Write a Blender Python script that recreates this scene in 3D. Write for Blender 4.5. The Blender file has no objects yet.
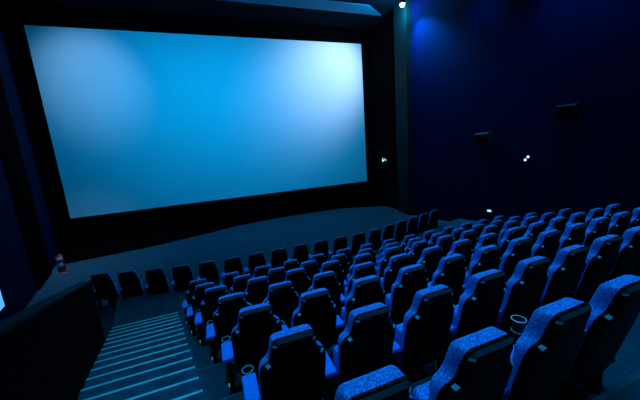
import bpy, bmesh, math
from mathutils import Vector, Matrix

S = bpy.context.scene
COL = S.collection
ZO = 4.25                      # eye height above the front floor
K = 1.075                      # room scale from the eye

# ------------------------------------------------------------------ materials
def mat(name, color, rough=0.6, metal=0.0, spec=0.5, emit=None, estr=0.0):
    m = bpy.data.materials.new(name); m.use_nodes = True
    b = m.node_tree.nodes['Principled BSDF']
    b.inputs['Base Color'].default_value = (*color, 1)
    b.inputs['Roughness'].default_value = rough
    b.inputs['Metallic'].default_value = metal
    b.inputs['Specular IOR Level'].default_value = spec
    if emit:
        b.inputs['Emission Color'].default_value = (*emit, 1)
        b.inputs['Emission Strength'].default_value = estr
    return m

def speckle(m, c1, c2, scale, lo=0.42, hi=0.62, bump=0.0, detail=2.0):
    nt = m.node_tree; N = nt.nodes; L = nt.links
    b = N['Principled BSDF']
    tc = N.new('ShaderNodeTexCoord')
    nz = N.new('ShaderNodeTexNoise'); nz.inputs['Scale'].default_value = scale
    nz.inputs['Detail'].default_value = detail
    rp = N.new('ShaderNodeValToRGB')
    rp.color_ramp.elements[0].position = lo; rp.color_ramp.elements[0].color = (*c1, 1)
    rp.color_ramp.elements[1].position = hi; rp.color_ramp.elements[1].color = (*c2, 1)
    L.new(tc.outputs['Object'], nz.inputs['Vector'])
    L.new(nz.outputs['Fac'], rp.inputs['Fac'])
    L.new(rp.outputs['Color'], b.inputs['Base Color'])
    if bump:
        bp = N.new('ShaderNodeBump'); bp.inputs['Strength'].default_value = bump
        bp.inputs['Distance'].default_value = 0.01
        L.new(nz.outputs['Fac'], bp.inputs['Height'])
        L.new(bp.outputs['Normal'], b.inputs['Normal'])
    return m

M = {}
M['fabric'] = speckle(mat('seat_fabric', (0.05, 0.2, 0.8), 0.75, spec=0.25), (0.03, 0.14, 0.60), (0.20, 0.50, 1.0), 95, 0.40, 0.66, 0.5)
M['vinyl'] = speckle(mat('arm_pad_vinyl', (0.06, 0.25, 0.9), 0.6, spec=0.3), (0.05, 0.22, 0.85), (0.09, 0.32, 0.98), 60, 0.3, 0.7, 0.15)
M['darkfabric'] = speckle(mat('dark_seat_fabric', (0.02, 0.06, 0.16), 0.7), (0.015, 0.05, 0.14), (0.03, 0.09, 0.22), 90, 0.4, 0.66, 0.4)
M['shell'] = speckle(mat('black_shell', (0.004, 0.005, 0.007), 0.5, spec=0.08), (0.001, 0.001, 0.0012), (0.002, 0.002, 0.0024), 300, 0.3, 0.7, 0.02)
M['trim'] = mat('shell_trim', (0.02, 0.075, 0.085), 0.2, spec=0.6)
M['glint'] = mat('edge_glint', (0.5, 0.95, 0.9), 0.2, spec=0.7)  # pale colour stands in for glints on the shell edge
M['plastic'] = mat('black_plastic', (0.005, 0.006, 0.007), 0.45, spec=0.25)
M['ring'] = mat('cup_ring', (0.5, 0.56, 0.6), 0.25, metal=0.15)
M['steel'] = mat('steel', (0.5, 0.55, 0.6), 0.3, metal=1.0)
M['carpet'] = speckle(mat('carpet', (0.03, 0.09, 0.12), 0.9, spec=0.1), (0.018, 0.06, 0.085), (0.036, 0.10, 0.13), 6, 0.35, 0.65, 0.2, 8)
M['tier'] = speckle(mat('tier_carpet', (0.02, 0.06, 0.08), 0.9, spec=0.1), (0.016, 0.055, 0.075), (0.026, 0.075, 0.10), 14, 0.35, 0.65, 0.2, 8)
M['nosing'] = speckle(mat('nosing_metal', (0.5, 0.8, 0.8), 0.35, metal=0.35), (0.40, 0.75, 0.72), (0.60, 0.95, 0.9), 9, 0.35, 0.65, 0.1)
M['edge'] = mat('tier_edge', (0.03, 0.08, 0.09), 0.5)
M['navy'] = speckle(mat('navy_wall', (0.004, 0.02, 0.14), 0.85, spec=0.08), (0.0005, 0.001, 0.024), (0.0007, 0.0014, 0.031), 1.2, 0.3, 0.7, 0.05)
M['black'] = speckle(mat('black_cloth', (0.003, 0.003, 0.004), 0.95, spec=0.02), (0.0008, 0.0008, 0.0011), (0.0015, 0.0015, 0.002), 3, 0.3, 0.7, 0.05)
M['ceil'] = mat('ceiling_black', (0.006, 0.008, 0.014), 0.9, spec=0.03)
M['soffit'] = mat('soffit_paint', (0.03, 0.22, 0.34), 0.7, spec=0.1)
M['pilaster'] = mat('pilaster_paint', (0.004, 0.014, 0.015), 0.7, spec=0.1)
M['screen'] = speckle(mat('screen_fabric', (0.8, 0.82, 0.85), 0.8, spec=0.05), (0.79, 0.81, 0.84), (0.82, 0.84, 0.86), 0.6, 0.2, 0.8)
M['lamp'] = mat('lamp_lens', (0.9, 0.95, 1), 0.4, emit=(0.45, 0.82, 1.0), estr=14)
M['tinylamp'] = mat('small_lamp_lens', (0.9, 0.95, 1), 0.4, emit=(0.55, 0.85, 1.0), estr=1.6)
M['exit'] = mat('exit_sign_lit', (0.6, 0.9, 0.85), 0.5, emit=(0.35, 0.95, 0.85), estr=1.4)
M['green'] = mat('green_lens', (0.2, 0.9, 0.5), 0.4, emit=(0.15, 0.95, 0.55), estr=2.2)
M['bluewhite'] = speckle(mat('wall_light_diffuser', (0.6, 0.8, 1), 0.4, emit=(0.12, 0.42, 1.0), estr=1.0), (0.5, 0.7, 1), (0.8, 0.9, 1), 9)
M['red'] = mat('red_enamel', (0.35, 0.012, 0.02), 0.3)
M['whitelabel'] = mat('white_label', (0.95, 0.8, 0.9), 0.5)
M['bluelabel'] = mat('blue_label', (0.1, 0.55, 0.95), 0.5)

# ------------------------------------------------------------------ helpers
def link(name, bm, m, parent=None, smooth=False, loc=None, kind=None):
    bmesh.ops.recalc_face_normals(bm, faces=bm.faces[:])
    me = bpy.data.meshes.new(name); bm.to_mesh(me); bm.free()
    me.materials.append(m)
    if smooth:
        me.polygons.foreach_set('use_smooth', [True] * len(me.polygons))
        try: me.set_sharp_from_angle(angle=math.radians(38))
        except Exception: pass
    o = bpy.data.objects.new(name, me); COL.objects.link(o)
    if loc is not None: o.location = loc
    if parent is not None: o.parent = parent
    if kind: o['kind'] = kind
    return o

def empty(name, loc, rz=0.0):
    o = bpy.data.objects.new(name, None); COL.objects.link(o)
    o.empty_display_size = 0.1
    o.location = loc; o.rotation_euler = (0, 0, rz)
    return o

def tag(o, label, cat, group=None):
    o['label'] = label; o['category'] = cat
    if group: o['group'] = group
    return o

def prism(pts, z0, z1, bm=None):
    """vertical prism over a plan polygon; z0/z1 numbers or per-point lists"""
    bm = bm or bmesh.new()
    n = len(pts)
    a = z0 if isinstance(z0, (list, tuple)) else [z0] * n
    b = z1 if isinstance(z1, (list, tuple)) else [z1] * n
    lo = [bm.verts.new((p[0], p[1], a[i])) for i, p in enumerate(pts)]
    hi = [bm.verts.new((p[0], p[1], b[i])) for i, p in enumerate(pts)]
    bm.faces.new(lo[::-1]); bm.faces.new(hi)
    for i in range(n):
        j = (i + 1) % n
        bm.faces.new((lo[i], lo[j], hi[j], hi[i]))
    return bm

def box(bm, cx, cy, cz, sx, sy, sz, bev=0.0, seg=2, rot=None):
    r = bmesh.ops.create_cube(bm, size=1.0)
    vs = r['verts']
    bmesh.ops.scale(bm, vec=(sx, sy, sz), verts=vs)
    if bev:
        es = list({e for v in vs for e in v.link_edges})
        rr = bmesh.ops.bevel(bm, geom=es, offset=bev, segments=seg, affect='EDGES', profile=0.6)
        vs = list({v for f in rr['faces'] for v in f.verts} | {v for v in vs if v.is_valid})
    if rot is not None: bmesh.ops.rotate(bm, verts=vs, cent=(0, 0, 0), matrix=rot)
    bmesh.ops.translate(bm, vec=(cx, cy, cz), verts=vs)
    return vs

def lathe(bm, prof, cx=0, cy=0, n=24, closed=False):
    rings = []
    for r, z in prof:
        rings.append([bm.verts.new((cx + r * math.cos(2 * math.pi * k / n), cy + r * math.sin(2 * math.pi * k / n), z)) for k in range(n)])
    m = len(rings)
    for i in range(m if closed else m - 1):
        A, B = rings[i], rings[(i + 1) % m]
        for k in range(n):
            j = (k + 1) % n
            bm.faces.new((A[k], A[j], B[j], B[k]))
    if not closed:
        bm.faces.new(rings[0][::-1]); bm.faces.new(rings[-1])
    return bm

def chaikin(P, it=2):
    for _ in range(it):
        Q = []
        for i in range(len(P)):
            a, b = P[i], P[(i + 1) % len(P)]
            Q += [(a[0] * .75 + b[0] * .25, a[1] * .75 + b[1] * .25), (a[0] * .25 + b[0] * .75, a[1] * .25 + b[1] * .75)]
        P = Q
    return P

def resample(P, maxlen):
    Q = []
    for i in range(len(P)):
        a, b = P[i], P[(i + 1) % len(P)]
        d = math.hypot(b[0] - a[0], b[1] - a[1]); n = max(1, int(math.ceil(d / maxlen)))
        Q += [(a[0] + (b[0] - a[0]) * k / n, a[1] + (b[1] - a[1]) * k / n) for k in range(n)]
    return Q

def inset(P, d):
    out = []
    n = len(P)
    for i in range(n):
        ax, ay = P[i - 1]; bx, by = P[(i + 1) % n]
        tx, ty = bx - ax, by - ay; l = math.hypot(tx, ty) or 1
        out.append((P[i][0] - ty / l * d, P[i][1] + tx / l * d))
    return out

def loft_panel(P, layers, place):
    """P: CCW outline (x, z); layers: (depth, inset); place maps (x, z, depth) to a point"""
    bm = bmesh.new(); rings = []
    for d, ins in layers:
        Q = inset(P, ins)
        rings.append([bm.verts.new(place(x, z, d)) for x, z in Q])
    n = len(P)
    for A, B in zip(rings, rings[1:]):
        for k in range(n):
            j = (k + 1) % n
            bm.faces.new((A[k], A[j], B[j], B[k]))
    for R in (rings[0], rings[-1]):
        bm.faces.new(R)
    return bm

# ------------------------------------------------------------------ seats
def outline(pts):
    full = [(x, z) for x, z in pts] + [(-x, z) for x, z in reversed(pts)]
    return full

# high-back seat: right half of the outline from the bottom to the crown (counter-clockwise)
HB = [(0.215, 0.30), (0.245, 0.42), (0.258, 0.62), (0.262, 0.80), (0.257, 0.905), (0.235, 0.955), (0.190, 0.985),
      (0.172, 1.03), (0.166, 1.10), (0.150, 1.165), (0.100, 1.180)]
HBO = resample(chaikin(outline(HB), 2), 0.06)
# the front row's backs are broader at the crown
WB = [(0.215, 0.30), (0.245, 0.42), (0.258, 0.62), (0.264, 0.80), (0.262, 0.90), (0.256, 0.96), (0.240, 1.00),
      (0.232, 1.04), (0.228, 1.10), (0.212, 1.165), (0.150, 1.180)]
WBO = resample(chaikin(outline(WB), 2), 0.06)

def leaning(top, run, z0=0.30):
    def place(x, z, d):
        t = (top - z) / (top - z0)
        if d > 0: d *= 0.55 + 0.45 * min(1.0, max(0.0, (z - 0.84) / 0.16))
        return (x, run * t + d + 0.35 * x * x * (1 if d > -1 else 0), z - d * run / (top - z0) * 0.5)
    return place

FABRIC_LAYERS = [(0.000, 0.030), (0.004, 0.006), (0.014, 0.0), (0.082, 0.0), (0.102, 0.006), (0.114, 0.022), (0.118, 0.05)]
SHELL_LAYERS = [(-0.042, 0.052), (-0.041, 0.040), (-0.036, 0.030), (-0.014, 0.006), (-0.010, 0.002), (-0.002, 0.000), (0.008, 0.001), (0.010, 0.006), (0.006, 0.012)]

def me_of(name, bm, m, smooth=True):
    o = link(name, bm, m, smooth=smooth)
    return o

def seat_parts(root, arms=(-1,), O=None):
    top, run = 1.18, 0.20
    place = leaning(top, run)
    O = O or HBO
    fab = M['fabric']
    link('backrest', loft_panel(O, FABRIC_LAYERS, place), fab, root, True)
    link('back_shell', loft_panel(O, SHELL_LAYERS, place), M['shell'], root, True)
    # glossy trim along the crown, with painted pale glints at its ends and on the shoulders
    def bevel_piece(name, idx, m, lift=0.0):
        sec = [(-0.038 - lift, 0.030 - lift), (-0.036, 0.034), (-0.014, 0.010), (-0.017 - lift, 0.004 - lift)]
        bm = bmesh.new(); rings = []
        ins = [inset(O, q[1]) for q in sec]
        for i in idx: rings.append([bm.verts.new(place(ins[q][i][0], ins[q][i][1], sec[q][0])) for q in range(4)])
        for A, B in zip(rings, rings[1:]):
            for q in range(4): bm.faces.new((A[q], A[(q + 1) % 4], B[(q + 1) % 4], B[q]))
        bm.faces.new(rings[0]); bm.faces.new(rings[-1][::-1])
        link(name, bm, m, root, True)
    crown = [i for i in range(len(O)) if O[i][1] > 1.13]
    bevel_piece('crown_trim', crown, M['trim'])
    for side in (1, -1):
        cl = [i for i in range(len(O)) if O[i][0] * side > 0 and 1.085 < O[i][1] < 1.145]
        if len(cl) > 1: bevel_piece('edge_glint', cl[:2], M['glint'], 0.002)
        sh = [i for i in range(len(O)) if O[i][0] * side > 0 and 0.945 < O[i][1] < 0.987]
        if len(sh) > 1: bevel_piece('shoulder_glint', sh[:3], M['glint'], 0.002)
    # tip-up cushion, folded against the back
    bm = bmesh.new()
    box(bm, 0, 0.305, 0.515, 0.475, 0.125, 0.42, 0.035, 3, Matrix.Rotation(math.radians(11), 3, 'X'))
    link('seat_cushion', bm, fab, root, True)
    # pedestal: foot plate, column, cross beam under the cushion
    bm = bmesh.new()
    box(bm, 0, run + 0.20, 0.012, 0.34, 0.30, 0.024, 0.008)
    box(bm, 0, run + 0.20, 0.17, 0.26, 0.09, 0.30, 0.012)
    box(bm, 0, run + 0.24, 0.325, 0.52, 0.30, 0.035, 0.010)
    link('pedestal', bm, M['plastic'], root, True)
    for s in arms: arm(root, s)

def arm(root, s):
    x = s * 0.3225; y0 = 0.17; zt = 0.60
    bm = bmesh.new()
    box(bm, x, y0 + 0.15, zt - 0.02, 0.118, 0.30, 0.05, 0.016, 3)
    a = link('armrest', bm, M['vinyl'], root, True)
    bm = bmesh.new()
    box(bm, x, y0 + 0.14, 0.43, 0.05, 0.20, 0.245, 0.012)
    box(bm, x, y0 + 0.15, 0.31, 0.12, 0.24, 0.03, 0.008)
    box(bm, x, y0 + 0.13, 0.15, 0.05, 0.10, 0.30, 0.010)
    box(bm, x, y0 + 0.13, 0.01, 0.10, 0.20, 0.02, 0.006)
    link('arm_support', bm, M['plastic'], a, True)
    if True:
        bm = bmesh.new()
        r = 0.043
        lathe(bm, [(r + .004, zt - 0.10), (r + .004, zt + 0.002), (r, zt + 0.002), (r, zt - 0.085), (0.012, zt - 0.088), (0.012, zt - 0.1)], x, y0 + 0.352, 28, True)
        c = link('cup_holder', bm, M['plastic'], a, True)
        bm = bmesh.new()
        lathe(bm, [(r + .007, zt), (r + .009, zt + .005), (r + .006, zt + .009), (r, zt + .008), (r - .001, zt + .001)], x, y0 + 0.352, 32, True)
        # the rim belongs to the cup holder's look: one level only, so it sits beside it under the armrest
        link('cup_ring', bm, M['ring'], a, True)
    return a

def copy_tree(o, parent=None):
    c = o.copy(); COL.objects.link(c)
    if parent is not None: c.parent = parent
    for ch in list(o.children): copy_tree(ch, c)
    return c

ORD = ['first', 'second', 'third', 'fourth', 'fifth', 'sixth', 'seventh', 'eighth', 'ninth', 'tenth', 'eleventh', 'twelfth',
       'thirteenth', 'fourteenth', 'fifteenth', 'sixteenth', 'seventeenth', 'eighteenth']
SP = 0.645
H = [1.015, 1.285, 1.53, 1.775, 2.0, 2.21, 2.44]            # headrest height below the eye
Y0 = [0.915, 1.80, 2.70, 3.57, 4.40, 5.10, 5.90]            # row arcs
X0 = [0.543, 0.385, 0.222, 0.022, -0.185, -0.38, -0.55]
CNT = [4, 10, 13, 14, 14, 14, 14]
FL = [ZO - h - 1.18 for h in H]                     # tier floors
XC = [1.2 + 0.15 * k for k in range(7)]
CV = 0.0
def arc(Y, xc, x): return Y + CV * (x - xc) ** 2

def seat_spots():
    for k in range(7):
        for j in range(CNT[k]):
            x = X0[k] + SP * j
            yield k, j, x, arc(Y0[k], XC[k], x), math.atan(2 * CV * (x - XC[k]))

proto = empty('cinema_chair', (0, 0, 0)); seat_parts(proto)
protoR = empty('cinema_chair', (0, 0, 0)); seat_parts(protoR, arms=(-1, 1))
protoA = empty('cinema_chair', (0, 0, 0)); seat_parts(protoA)
# aisle seats carry a small marker lamp low on the side facing the stairs
bm = bmesh.new(); box(bm, -0.3525, 0.30, 0.20, 0.012, 0.05, 0.035, 0.004)
link('marker_lamp', bm, mat('marker_lens', (0.8, 0.85, 0.9), 0.4, emit=(0.75, 0.8, 1.0), estr=0.22), protoA, True)
used = set()
ROWS = ['eighth', 'seventh', 'sixth', 'fifth', 'fourth', 'third', 'second']
for k, j, x, y, rz in seat_spots():
    src = protoA if j == 0 else (protoR if j == CNT[k] - 1 else proto)
    if src.name in used: o = copy_tree(src)
    else: o = src; used.add(src.name)
    o.location = (x, y, FL[k]); o.rotation_euler = (0, 0, rz)
    pos = 'beside the stairs' if j == 0 else f'{ORD[j]} from the stairs'
    if j == CNT[k] - 1 and k > 2: pos = 'last before the far aisle'
    tag(o, f'blue high-back cinema seat {pos} in the {ROWS[k]} row from the screen', 'cinema seat', f'high-back seats in the {ROWS[k]} row from the screen')
FN = 18
front = empty('cinema_chair', (0, 0, 0)); seat_parts(front, O=WBO)
frontR = empty('cinema_chair', (0, 0, 0)); seat_parts(frontR, arms=(-1, 1), O=WBO)
def front_y(x): return 8.56 + 0.044 * max(0.0, 0.93 - x) ** 2 + 0.27 * max(0.0, x - 4.96)
for j in range(FN):
    x = -3.34 + 0.713 * j
    src = frontR if j == FN - 1 else front
    o = copy_tree(src) if src.name in used else src
    used.add(src.name)
    o.location = (x, front_y(x), 0.0); o.rotation_euler = (0, 0, -0.05 * max(0.0, 0.9 - x) + (0.1 if x > 4.9 else 0.0))
    pos = 'nearest the low wall' if j == 0 else ('last before the far aisle' if j == FN - 1 else f'{ORD[j]} from the low wall')
    tag(o, f'broad-backed blue seat {pos} in the front row by the screen', 'cinema seat', 'broad-backed seats in the front row')

# a drink cup left in an armrest holder of the nearest row
cup = empty('drink_cup', (X0[0] + 3 * SP - 0.3225, Y0[0] + 0.522, FL[0] + 0.517))
bm = bmesh.new(); lathe(bm, [(0.032, 0.0), (0.050, 0.185), (0.047, 0.185), (0.030, 0.006)], 0, 0, 28)
link('cup_body', bm, M['plastic'], cup, True)
bm = bmesh.new(); lathe(bm, [(0.050, 0.183), (0.0545, 0.186), (0.0545, 0.192), (0.050, 0.194), (0.047, 0.190)], 0, 0, 32, True)
link('rim', bm, mat('cup_rim', (0.95, 0.97, 1.0), 0.3), cup, True)
tag(cup, 'black drink cup with pale rim standing in a cup holder of the nearest row', 'cup')

# ------------------------------------------------------------------ floor, tiers, stairs
def XR(y): return 0.185 - 0.188 * y       # edge between stairs and seating
def XP(y): return -0.954 - 0.226 * y       # stair side of the low wall
def XL(y): return -3.27 * K - 0.22 * y       # side wall by the stairs
def XW(y): return 12.4 * K - 0.22 * y         # far side wall

def cross(Y, xc, fx):
    y = Y
    for _ in range(30): y = arc(Y, xc, fx(y))
    return fx(y), y

def strip(Ya, xa, Yb, xb, fl, fr, n=24):
    """plan polygon between two row arcs and two side lines"""
    la, ra = cross(Ya, xa, fl), cross(Ya, xa, fr)
    lb, rb = cross(Yb, xb, fl), cross(Yb, xb, fr)
    P = []
    for i in range(n + 1):
        x = la[0] + (ra[0] - la[0]) * i / n; P.append((x, arc(Ya, xa, x)))
    for i in range(n, -1, -1):
        x = lb[0] + (rb[0] - lb[0]) * i / n; P.append((x, arc(Yb, xb, x)))
    return P

def arc_bar(Y, xc, fl, fr, z, w, h, n=24):
    la, ra = cross(Y, xc, fl), cross(Y, xc, fr)
    bm = bmesh.new(); R = []
    for i in range(n + 1):
        x = la[0] + (ra[0] - la[0]) * i / n; y = arc(Y, xc, x)
        R.append([bm.verts.new((x, y + dy, z + dz)) for dy, dz in ((-w, 0), (-w, h), (0.004, h), (0.010, h * .5), (0.010, -0.03), (0.0, -0.03), (0, 0))])
    m = len(R[0])
    for A, B in zip(R, R[1:]):
        for q in range(m):
            p = (q + 1) % m
            bm.faces.new((A[q], A[p], B[p], B[q]))
    bm.faces.new(R[0]); bm.faces.new(R[-1][::-1])
    return bm

fl_poly = [(XL(-4.2) - .3, -4.2), (XW(-4.2) + .3, -4.2), (12.0, 18), (XL(18) - .3, 18)]
link('floor', prism(fl_poly, -0.2, 0.0), M['carpet'], kind='structure')

E_ = [Y0[k + 1] + 0.08 for k in range(6)] + [6.80]      # front edges of the tiers
CWL = ZO - 3.85                                              # walkway behind the front row
LEV = [FL[0] + 0.25] + FL
# camera's own tier at the back, then seven seat tiers, then a walkway tier
bounds = [(-3.9, 0), (Y0[0] + 0.09, 0)] + [(e, 0) for e in E_]
for i in range(8):
    (Ya, xa), (Yb, xb) = bounds[i], bounds[i + 1]
    if i == 0:
        xr, xw = cross(Yb, xb, XR), cross(Yb, xb, XW)
        P = strip(Yb, xb, Yb, xb, XR, XW)[:25][::-1] + [(XR(-3.9), -3.9), (XW(-3.9), -3.9)]
    else:
        left = XR
        P = strip(Ya, xa, Yb, xb, left, XW)
    o = link('floor_tier', prism(P, 0.0, LEV[i]), M['tier'], kind='structure')
    link('nosing', arc_bar(Yb, xb, XR, XW, LEV[i] + 0.001, 0.035, 0.006), M['edge'], o)

# the walkway, its edge following the front row
ex = [XP(9.2) + 0.02 + (10.6 - XP(9.2)) * i / 30 for i in range(31)]
P = [(x, front_y(x) + 0.03) for x in ex] + [(XW(9.3), 9.9), (XW(6.8), 6.8), (XR(6.8), 6.8), (XR(7.0) , 7.0), (XP(7.0), 7.0)]
P = P[:31] + [(XW(6.8), 6.8), (XR(6.8), 6.8), (XR(7.0), 7.0), (XP(7.0), 7.0)]
walk = link('floor_walkway', prism(P, 0.0, CWL), M['carpet'], kind='structure')
bm = bmesh.new(); Rg = []
for x in ex:
    y = front_y(x) + 0.03
    Rg.append([bm.verts.new((x, y + dy, CWL + dz)) for dy, dz in ((-0.03, 0.001), (-0.03, 0.006), (0.006, 0.006), (0.006, -0.03), (0.001, -0.03), (0.001, 0.001))])
for A, B in zip(Rg, Rg[1:]):
    for q in range(6): bm.faces.new((A[q], A[(q + 1) % 6], B[(q + 1) % 6], B[q]))
bm.faces.new(Rg[0]); bm.faces.new(Rg[-1][::-1])
link('nosing', bm, M['edge'], walk)

# stairs: two treads to each tier
treads = [(7.343 - 0.3445 * i, 0.0, ZO - 3.737 + 0.1055 * i) for i in range(18)][::-1]   # (edge, -, level)
bm = bmesh.new()
prev = (-3.9, 0.0)
for Ye, xc, lv in treads:
    if prev[0] < -3:
        P = strip(Ye, xc, Ye, xc, XP, XR)[:25][::-1] + [(XP(-3.9), -3.9), (XR(-3.9), -3.9)]
        prism(P, 0.0, lv, bm)
    else:
        prism(strip(prev[0], prev[1], Ye, xc, XP, XR, 12), 0.0, lv, bm)
    prev = (Ye, xc)
stairs = link('staircase', bm, M['carpet'], kind='structure')
for Ye, xc, lv in treads:
    link('nosing', arc_bar(Ye, xc, lambda y: XP(y) + .02, lambda y: XR(y) - .03, lv + 0.001, 0.028, 0.008, 12), M['nosing'], stairs)

# low sloping wall along the stairs
def top_z(y): return ZO - 0.4315 - 0.279 * y
P = [(XP(-3.9), -3.9), (XP(6.32), 6.32), (XP(6.32) - .16, 6.32), (XP(-3.9) - .16, -3.9)]
ZT = [top_z(-3.9), top_z(6.32), top_z(6.32), top_z(-3.9)]
lw = link('wall_stair', prism(P, 0.0, ZT), M['black'], kind='structure')
Pc = [(XP(-3.9) + .015, -3.9), (XP(6.34) + .015, 6.34), (XP(6.34) - .175, 6.34), (XP(-3.9) - .175, -3.9)]
link('wall_cap', prism(Pc, [z + 0.001 for z in ZT], [z + 0.035 for z in ZT]), M['plastic'], lw)

# ------------------------------------------------------------------ room shell
CE = ZO + 6.6 * K
def wall(name, a, b, z0, z1, th, m, side):
    d = Vector((b[0] - a[0], b[1] - a[1])); n = Vector((-d.y, d.x)).normalized() * th * side
    return link(name, prism([a, b, (b[0] + n.x, b[1] + n.y), (a[0] + n.x, a[1] + n.y)], z0, z1), m, kind='structure')
wall('wall_left', (XL(-4), -4), (XL(17.7), 17.7), 0, CE, 0.25, M['navy'], 1)
# black acoustic drapes over stretches of that wall
def drape(name, y0, y1, kindname=None):
    bm = bmesh.new(); n = 40; pts = []
    for i in range(n + 1):
        y = y0 + (y1 - y0) * i / n
        pts.append((XL(y) + 0.07 + 0.03 * math.sin(i * 1.9), y))
    pts += [(XL(y1) + .01, y1), (XL(y0) + .01, y0)]
    return link(name, prism(pts, 0.03, CE - .05, bm), M['black'])
tag(drape('wall_drape', 11.5 * K, 13.2 * K), 'black drape hanging on the side wall short of the blue wall strip', 'drape', 'black side drapes')
tag(drape('wall_drape', 15.0 * K, 16.4 * K), 'black drape hanging between the blue wall strip and the screen', 'drape', 'black side drapes')
wall('wall_right', (XW(-4), -4), (XW(12.25 * K), 12.25 * K), 0, CE, 0.25, M['navy'], -1)
wall('wall_wing', (9.72 * K, 12.25 * K), (9.90 * K, 16.7 * K), 0, CE, 0.25, M['black'], -1)
link('pillar', prism([(x * K, y * K) for x, y in ((9.45, 12.28), (9.72, 12.22), (9.80, 13.4), (9.56, 13.4))], 0, CE), M['pilaster'], kind='structure')
wall('wall_screen', (-7.2 * K, 16.56 * K), (10.2 * K, 16.56 * K), 0, CE, 0.25, M['black'], 1)
wall('wall_back', (XL(-4) - .3, -4), (XW(-4) + .3, -4), 0, CE, 0.25, M['black'], -1)
link('ceiling', prism([(XL(-4) - .3, -4.3), (XW(-4) + .3, -4.3), (12.0, 18), (XL(18) - .3, 18)], CE, CE + .2), M['ceil'], kind='structure')
link('trim_1', prism([(x * K, y * K) for x, y in ((-6.2, 13.55), (8.27, 13.55), (9.50, 14.40), (-6.3, 14.40))], CE - 0.06, CE - 0.001), M['soffit'], kind='structure')
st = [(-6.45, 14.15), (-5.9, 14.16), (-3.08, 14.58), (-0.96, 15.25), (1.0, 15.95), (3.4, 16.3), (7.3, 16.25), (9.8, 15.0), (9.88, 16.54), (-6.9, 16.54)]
link('black_slab', prism([(x * K, y * K) for x, y in st], 0.002, 0.20), M['black'], kind='structure')  # low black slab, front drawn along the floor's dark boundary

# ------------------------------------------------------------------ the screen
D = 16.5 * K
sx0, sx1, sz0, sz1 = -0.3914 * D, 0.570 * D, ZO - 0.1499 * D, ZO + 0.3538 * D
scr = empty('cinema_screen', ((sx0 + sx1) / 2, D, sz0))
bm = bmesh.new(); w = (sx1 - sx0) / 2; h = sz1 - sz0
box(bm, 0, 0.0, h / 2, 2 * w, 0.02, h)
link('screen_surface', bm, M['screen'], scr)
bm = bmesh.new(); b = 0.22
box(bm, -w - b / 2, 0, h / 2, b, 0.08, h + 2 * b); box(bm, w + b / 2, 0, h / 2, b, 0.08, h + 2 * b)
box(bm, 0, 0, -b / 2, 2 * w, 0.08, b); box(bm, 0, 0, h + b / 2, 2 * w, 0.08, b)
link('masking_frame', bm, M['black'], scr)
tag(scr, 'huge white cinema screen glowing blue in a black masking frame', 'cinema screen')

# ------------------------------------------------------------------ fixtures
wang = math.atan(0.22)                                     # far wall direction: local +x points into the room
def on_far_wall(y, z): return (XW(y), y, z)
def speaker(y, z, label):
    r = empty('wall_speaker', on_far_wall(y, z), wang)
    bm = bmesh.new()
    pts = [(-0.46, -0.29), (-0.46, 0.29), (-0.06, 0.29), (-0.06, -0.29)]
    prism(pts, [-0.28, -0.28, -0.22, -0.22], [0.21, 0.21, 0.25, 0.25], bm)
    bmesh.ops.bevel(bm, geom=bm.edges[:], offset=0.03, segments=3, affect='EDGES')
    link('cabinet', bm, mat('speaker_box', (0.02, 0.04, 0.042), 0.45), r, True)
    bm = bmesh.new(); box(bm, -0.468, 0, -0.035, 0.016, 0.52, 0.42, 0.006)
    link('grille', bm, M['black'], r, True)
    bm = bmesh.new(); box(bm, -0.035, 0, 0.02, 0.07, 0.12, 0.16, 0.006); box(bm, -0.006, 0, 0.02, 0.012, 0.2, 0.26, 0.003)
    link('bracket', bm, M['plastic'], r, True)
    tag(r, label, 'speaker', 'surround speakers on the far wall')
speaker(8.67 * K, ZO - 0.17 * K, 'smaller looking black speaker on the blue wall, nearer the screen')
speaker(6.13 * K, ZO + 0.50 * K, 'black box speaker mounted higher on the blue wall, farther from the screen')

# twin emergency spots on the far wall
r = empty('emergency_light', on_far_wall(7.22 * K, ZO - 0.99 * K), wang)
bm = bmesh.new(); box(bm, -0.05, 0, -0.02, 0.10, 0.20, 0.12, 0.012); link('housing', bm, M['plastic'], r, True)
for dy, dz in ((0.055, 0.055), (-0.02 + 0.12, -0.0), ):
    pass
for dy, dz in ((-0.045, 0.060), (0.045, -0.055)):
    bm = bmesh.new(); box(bm, -0.115, dy, dz, 0.03, 0.075, 0.085, 0.008)
    link('lamp_head', bm, M['tinylamp'], r, True)
tag(r, 'small twin white emergency light glowing on the blue wall between the speakers', 'emergency light')

# small green lamp low on the far wall
r = empty('marker_light', on_far_wall(8.45 * K, ZO - 3.14 * K), wang)
bm = bmesh.new(); box(bm, -0.03, 0, 0, 0.06, 0.24, 0.14, 0.012); link('housing', bm, M['plastic'], r, True)
bm = bmesh.new(); box(bm, -0.068, 0, 0, 0.02, 0.16, 0.08, 0.008); link('lens', bm, M['green'], r, True)
tag(r, 'small green marker light low on the blue wall behind the last seats', 'marker light')

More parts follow.
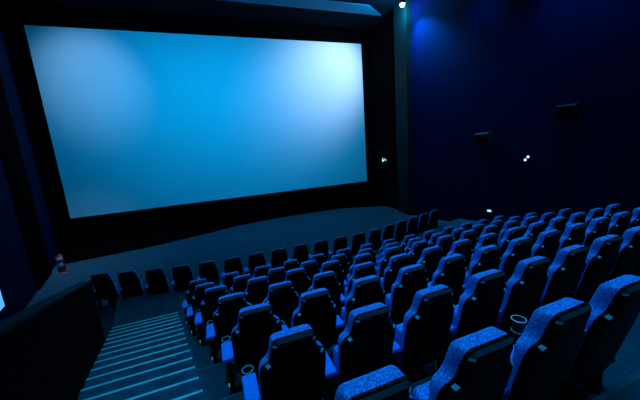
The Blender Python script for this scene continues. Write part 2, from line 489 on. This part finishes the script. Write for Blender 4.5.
# lit exit sign beside the screen
r = empty('exit_sign', (9.815 * K, 14.86 * K, ZO - 1.10 * K), math.radians(0))
bm = bmesh.new(); box(bm, -0.06, 0, 0, 0.12, 0.60, 0.34, 0.012); link('housing', bm, M['plastic'], r, True)
def glyphs():
    bm = bmesh.new()
    for cy, cz, sy, sz in ((0.13, 0.055, 0.05, 0.05), (0.11, 0.0, 0.07, 0.07), (0.15, -0.055, 0.04, 0.06), (0.06, -0.05, 0.06, 0.04),
                           (-0.10, 0.0, 0.13, 0.035), (-0.05, 0.045, 0.04, 0.04)):
        box(bm, -0.124, cy * 1.35, cz * 1.35, 0.008, sy * 1.35, sz * 1.35)
    return bm
link('pictogram', glyphs(), M['exit'], r)
tag(r, 'small lit exit sign on the dark wall just beside the screen', 'exit sign')

# corner lamp high on the pillar
lampP = Vector((9.02 * K, 11.99 * K, ZO + 6.05 * K))
r = empty('spotlight', lampP)
bm = bmesh.new(); box(bm, 0.16, 0.03, 0.16, 0.05, 0.05, 0.30, 0.006); box(bm, 0.10, 0.02, 0.30, 0.2, 0.1, 0.03, 0.004)
link('bracket', bm, M['plastic'], r, True)
bm = bmesh.new(); lathe(bm, [(0.10, -0.02), (0.12, 0.02), (0.12, 0.16), (0.06, 0.22)], 0.05, 0.03, 20); link('lamp_can', bm, M['plastic'], r, True)
bm = bmesh.new(); bmesh.ops.create_uvsphere(bm, u_segments=18, v_segments=10, radius=0.115)
bmesh.ops.translate(bm, vec=(0.05, 0.03, -0.04), verts=bm.verts[:]); link('bulb', bm, M['lamp'], r, True)
tag(r, 'bright bluish white spotlight at the top of the pillar by the ceiling', 'spotlight')

# glowing panel at the edge of the stair-side wall
r = empty('wall_light', (XL(8.72 * K), 8.72 * K, 0.72), math.atan(0.22))
bm = bmesh.new(); box(bm, 0.025, 0, 0.32, 0.05, 0.44, 0.70, 0.012); link('housing', bm, M['plastic'], r, True)
bm = bmesh.new(); box(bm, 0.055, 0, 0.32, 0.02, 0.36, 0.62, 0.008); link('diffuser', bm, M['bluewhite'], r, True)
tag(r, 'glowing blue white panel light low on the stair side wall', 'wall light')

# fire extinguisher standing by the drape
r = empty('fire_extinguisher', (-5.72 * K, 13.06 * K, 0.0), math.radians(-15))
bm = bmesh.new(); lathe(bm, [(0.10, 0.03), (0.125, 0.05), (0.125, 0.66), (0.10, 0.74), (0.045, 0.78), (0.04, 0.82)], 0, 0, 24)
link('cylinder', bm, M['red'], r, True)
bm = bmesh.new(); lathe(bm, [(0.05, 0.79), (0.05, 0.85), (0.03, 0.89)], 0, 0, 16)
box(bm, 0.0, -0.05, 0.89, 0.035, 0.17, 0.02, 0.005); box(bm, 0.0, -0.06, 0.93, 0.035, 0.19, 0.02, 0.005, rot=None)
link('valve', bm, M['plastic'], r, True)
def band(z0, z1, a0, a1, rad):
    bm = bmesh.new(); n = 14; A = []; B = []; A2 = []; B2 = []
    for i in range(n + 1):
        a = a0 + (a1 - a0) * i / n
        c, s = math.cos(a), math.sin(a)
        A.append(bm.verts.new((rad * c, rad * s, z0))); B.append(bm.verts.new((rad * c, rad * s, z1)))
        A2.append(bm.verts.new(((rad - .006) * c, (rad - .006) * s, z0))); B2.append(bm.verts.new(((rad - .006) * c, (rad - .006) * s, z1)))
    for i in range(n):
        bm.faces.new((A[i], A[i + 1], B[i + 1], B[i])); bm.faces.new((A2[i], A2[i + 1], B2[i + 1], B2[i]))
        bm.faces.new((A[i], A[i + 1], A2[i + 1], A2[i])); bm.faces.new((B[i], B[i + 1], B2[i + 1], B2[i]))
    bm.faces.new((A[0], B[0], B2[0], A2[0])); bm.faces.new((A[-1], B[-1], B2[-1], A2[-1]))
    return bm
o = link('top_label', band(0.56, 0.68, -2.6, -0.2, 0.131), M['whitelabel'], r, True); o['label'] = 'white label'
o = link('middle_label', band(0.30, 0.42, -2.6, -0.4, 0.131), M['bluelabel'], r, True); o['label'] = 'blue label'
bm = bmesh.new(); box(bm, 0.06, -0.02, 0.015, 0.44, 0.34, 0.03, 0.01); box(bm, 0.25, -0.02, 0.08, 0.03, 0.26, 0.12, 0.008)
link('stand', bm, mat('stand_enamel', (0.4, 0.15, 0.2), 0.4), r, True)
tag(r, 'red fire extinguisher with white and blue labels standing beside the black drape', 'fire extinguisher')

# ------------------------------------------------------------------ lights
def light(kind, name, loc, color, energy, target=None, **kw):
    l = bpy.data.lights.new(name, kind); l.color = color; l.energy = energy
    for k, v in kw.items(): setattr(l, k, v)
    o = bpy.data.objects.new(name, l); COL.objects.link(o); o.location = loc
    if target is not None:
        d = Vector(target) - Vector(loc); o.rotation_euler = d.to_track_quat('-Z', 'Y').to_euler()
    return o
BLUE = (0.015, 0.42, 1.0)
# rows of house lights in the ceiling
for y in (-0.6, 2.3, 5.2):
    for x in (-1.0, 2.0, 5.0, 8.0):
        light('AREA', 'house_and_fill_lights', (x, y, CE - 0.12), BLUE, 21, (x, y + 0.01, 0), shape='DISK', size=0.45, spread=math.radians(62))
for x in (-3.0, 2.0, 7.0):
    light('AREA', 'house_and_fill_lights', (x, 10.4, CE - 0.12), (0, .5, .95), 45, (x, 10.41, 0), shape='DISK', size=0.5)
light('AREA', 'house_and_fill_lights', (-4.8, 12.6, CE - 0.12), (0.3, 0.6, 1.0), 40, (-6.1, 14.0, 0.4), shape='DISK', size=0.4, spread=math.radians(50))  # added unseen fill, brightens the extinguisher and the floor around it
# border lights washing the screen
light('AREA', 'border_lights', (1.5, 10.6, CE - 0.2), (0.0, 0.41, 1.0), 425, (1.9, 17.3, 5.5), shape='RECTANGLE', size=13.0, size_y=0.4, spread=math.radians(110))
# spots on the screen
light('SPOT', 'spot_pillar', lampP + Vector((-0.05, 0.05, -0.3)), (0.6, 0.74, 1.0), 1350, (7.7, 17.7, 8.6), spot_size=math.radians(76), spot_blend=1.0, shadow_soft_size=0.12)
light('SPOT', 'spot_far', (-5.4, 12.2, CE - 0.4), (0.28, 0.6, 1.0), 560, (-5.0, 17.7, 8.3), spot_size=math.radians(52), spot_blend=1.0, shadow_soft_size=0.12)
# the pillar lamp's own spill on soffit, pillar and wall
light('POINT', 'lamp_spill', lampP + Vector((-0.05, 0.12, -0.25)), (0.03, 0.55, 1.0), 420, shadow_soft_size=0.1)
light('SPOT', 'wall_spill', lampP + Vector((0.0, -0.1, -0.3)), (0.0, 0.38, 1.0), 2600, (10.75, 12.2, ZO + 4.3), spot_size=math.radians(75), spot_blend=1.0, shadow_soft_size=0.1)
light('SPOT', 'unseen_wall_washer', (10.9, 6.4, CE - 0.2), (0.0, 0.32, 1.0), 1300, (11.85, 6.4, 7.4), spot_size=math.radians(70), spot_blend=1.0, shadow_soft_size=0.2)

light('SPOT', 'unseen_wall_washer', (10.3, 9.4, CE - 0.2), (0.0, 0.32, 1.0), 450, (11.2, 9.4, 5.5), spot_size=math.radians(60), spot_blend=1.0, shadow_soft_size=0.2)  # added unseen lamp, lifts the speaker nearer the screen
w = bpy.data.worlds.new('World'); S.world = w; w.use_nodes = True
w.node_tree.nodes['Background'].inputs['Color'].default_value = (0, 0, 0, 1)
w.node_tree.nodes['Background'].inputs['Strength'].default_value = 0

# ------------------------------------------------------------------ camera
R = ((0.93176991, -0.13315984, 0.33774736), (-0.35553953, -0.14644524, 0.92311724), (-0.07346065, -0.98021541, -0.18379686))
rx = Vector((R[0][0], R[1][0], R[2][0])); dn = Vector((R[0][1], R[1][1], R[2][1])); fw = Vector((R[0][2], R[1][2], R[2][2]))
mt = Matrix((rx, -dn, -fw)).transposed().to_4x4(); mt.translation = (0, 0, ZO)
cd = bpy.data.cameras.new('camera'); cam = bpy.data.objects.new('camera', cd); COL.objects.link(cam)
cam.matrix_world = mt
cd.sensor_width = 36; cd.lens = 287.945 / 640 * 36; cd.clip_start = 0.02; cd.clip_end = 100
S.camera = cam
S.view_settings.view_transform = 'Standard'; S.view_settings.look = 'None'
S.view_settings.exposure = 0; S.view_settings.gamma = 1; S.view_settings.use_curve_mapping = False
S.cycles.use_denoising = True
S.cycles.max_bounces = 6
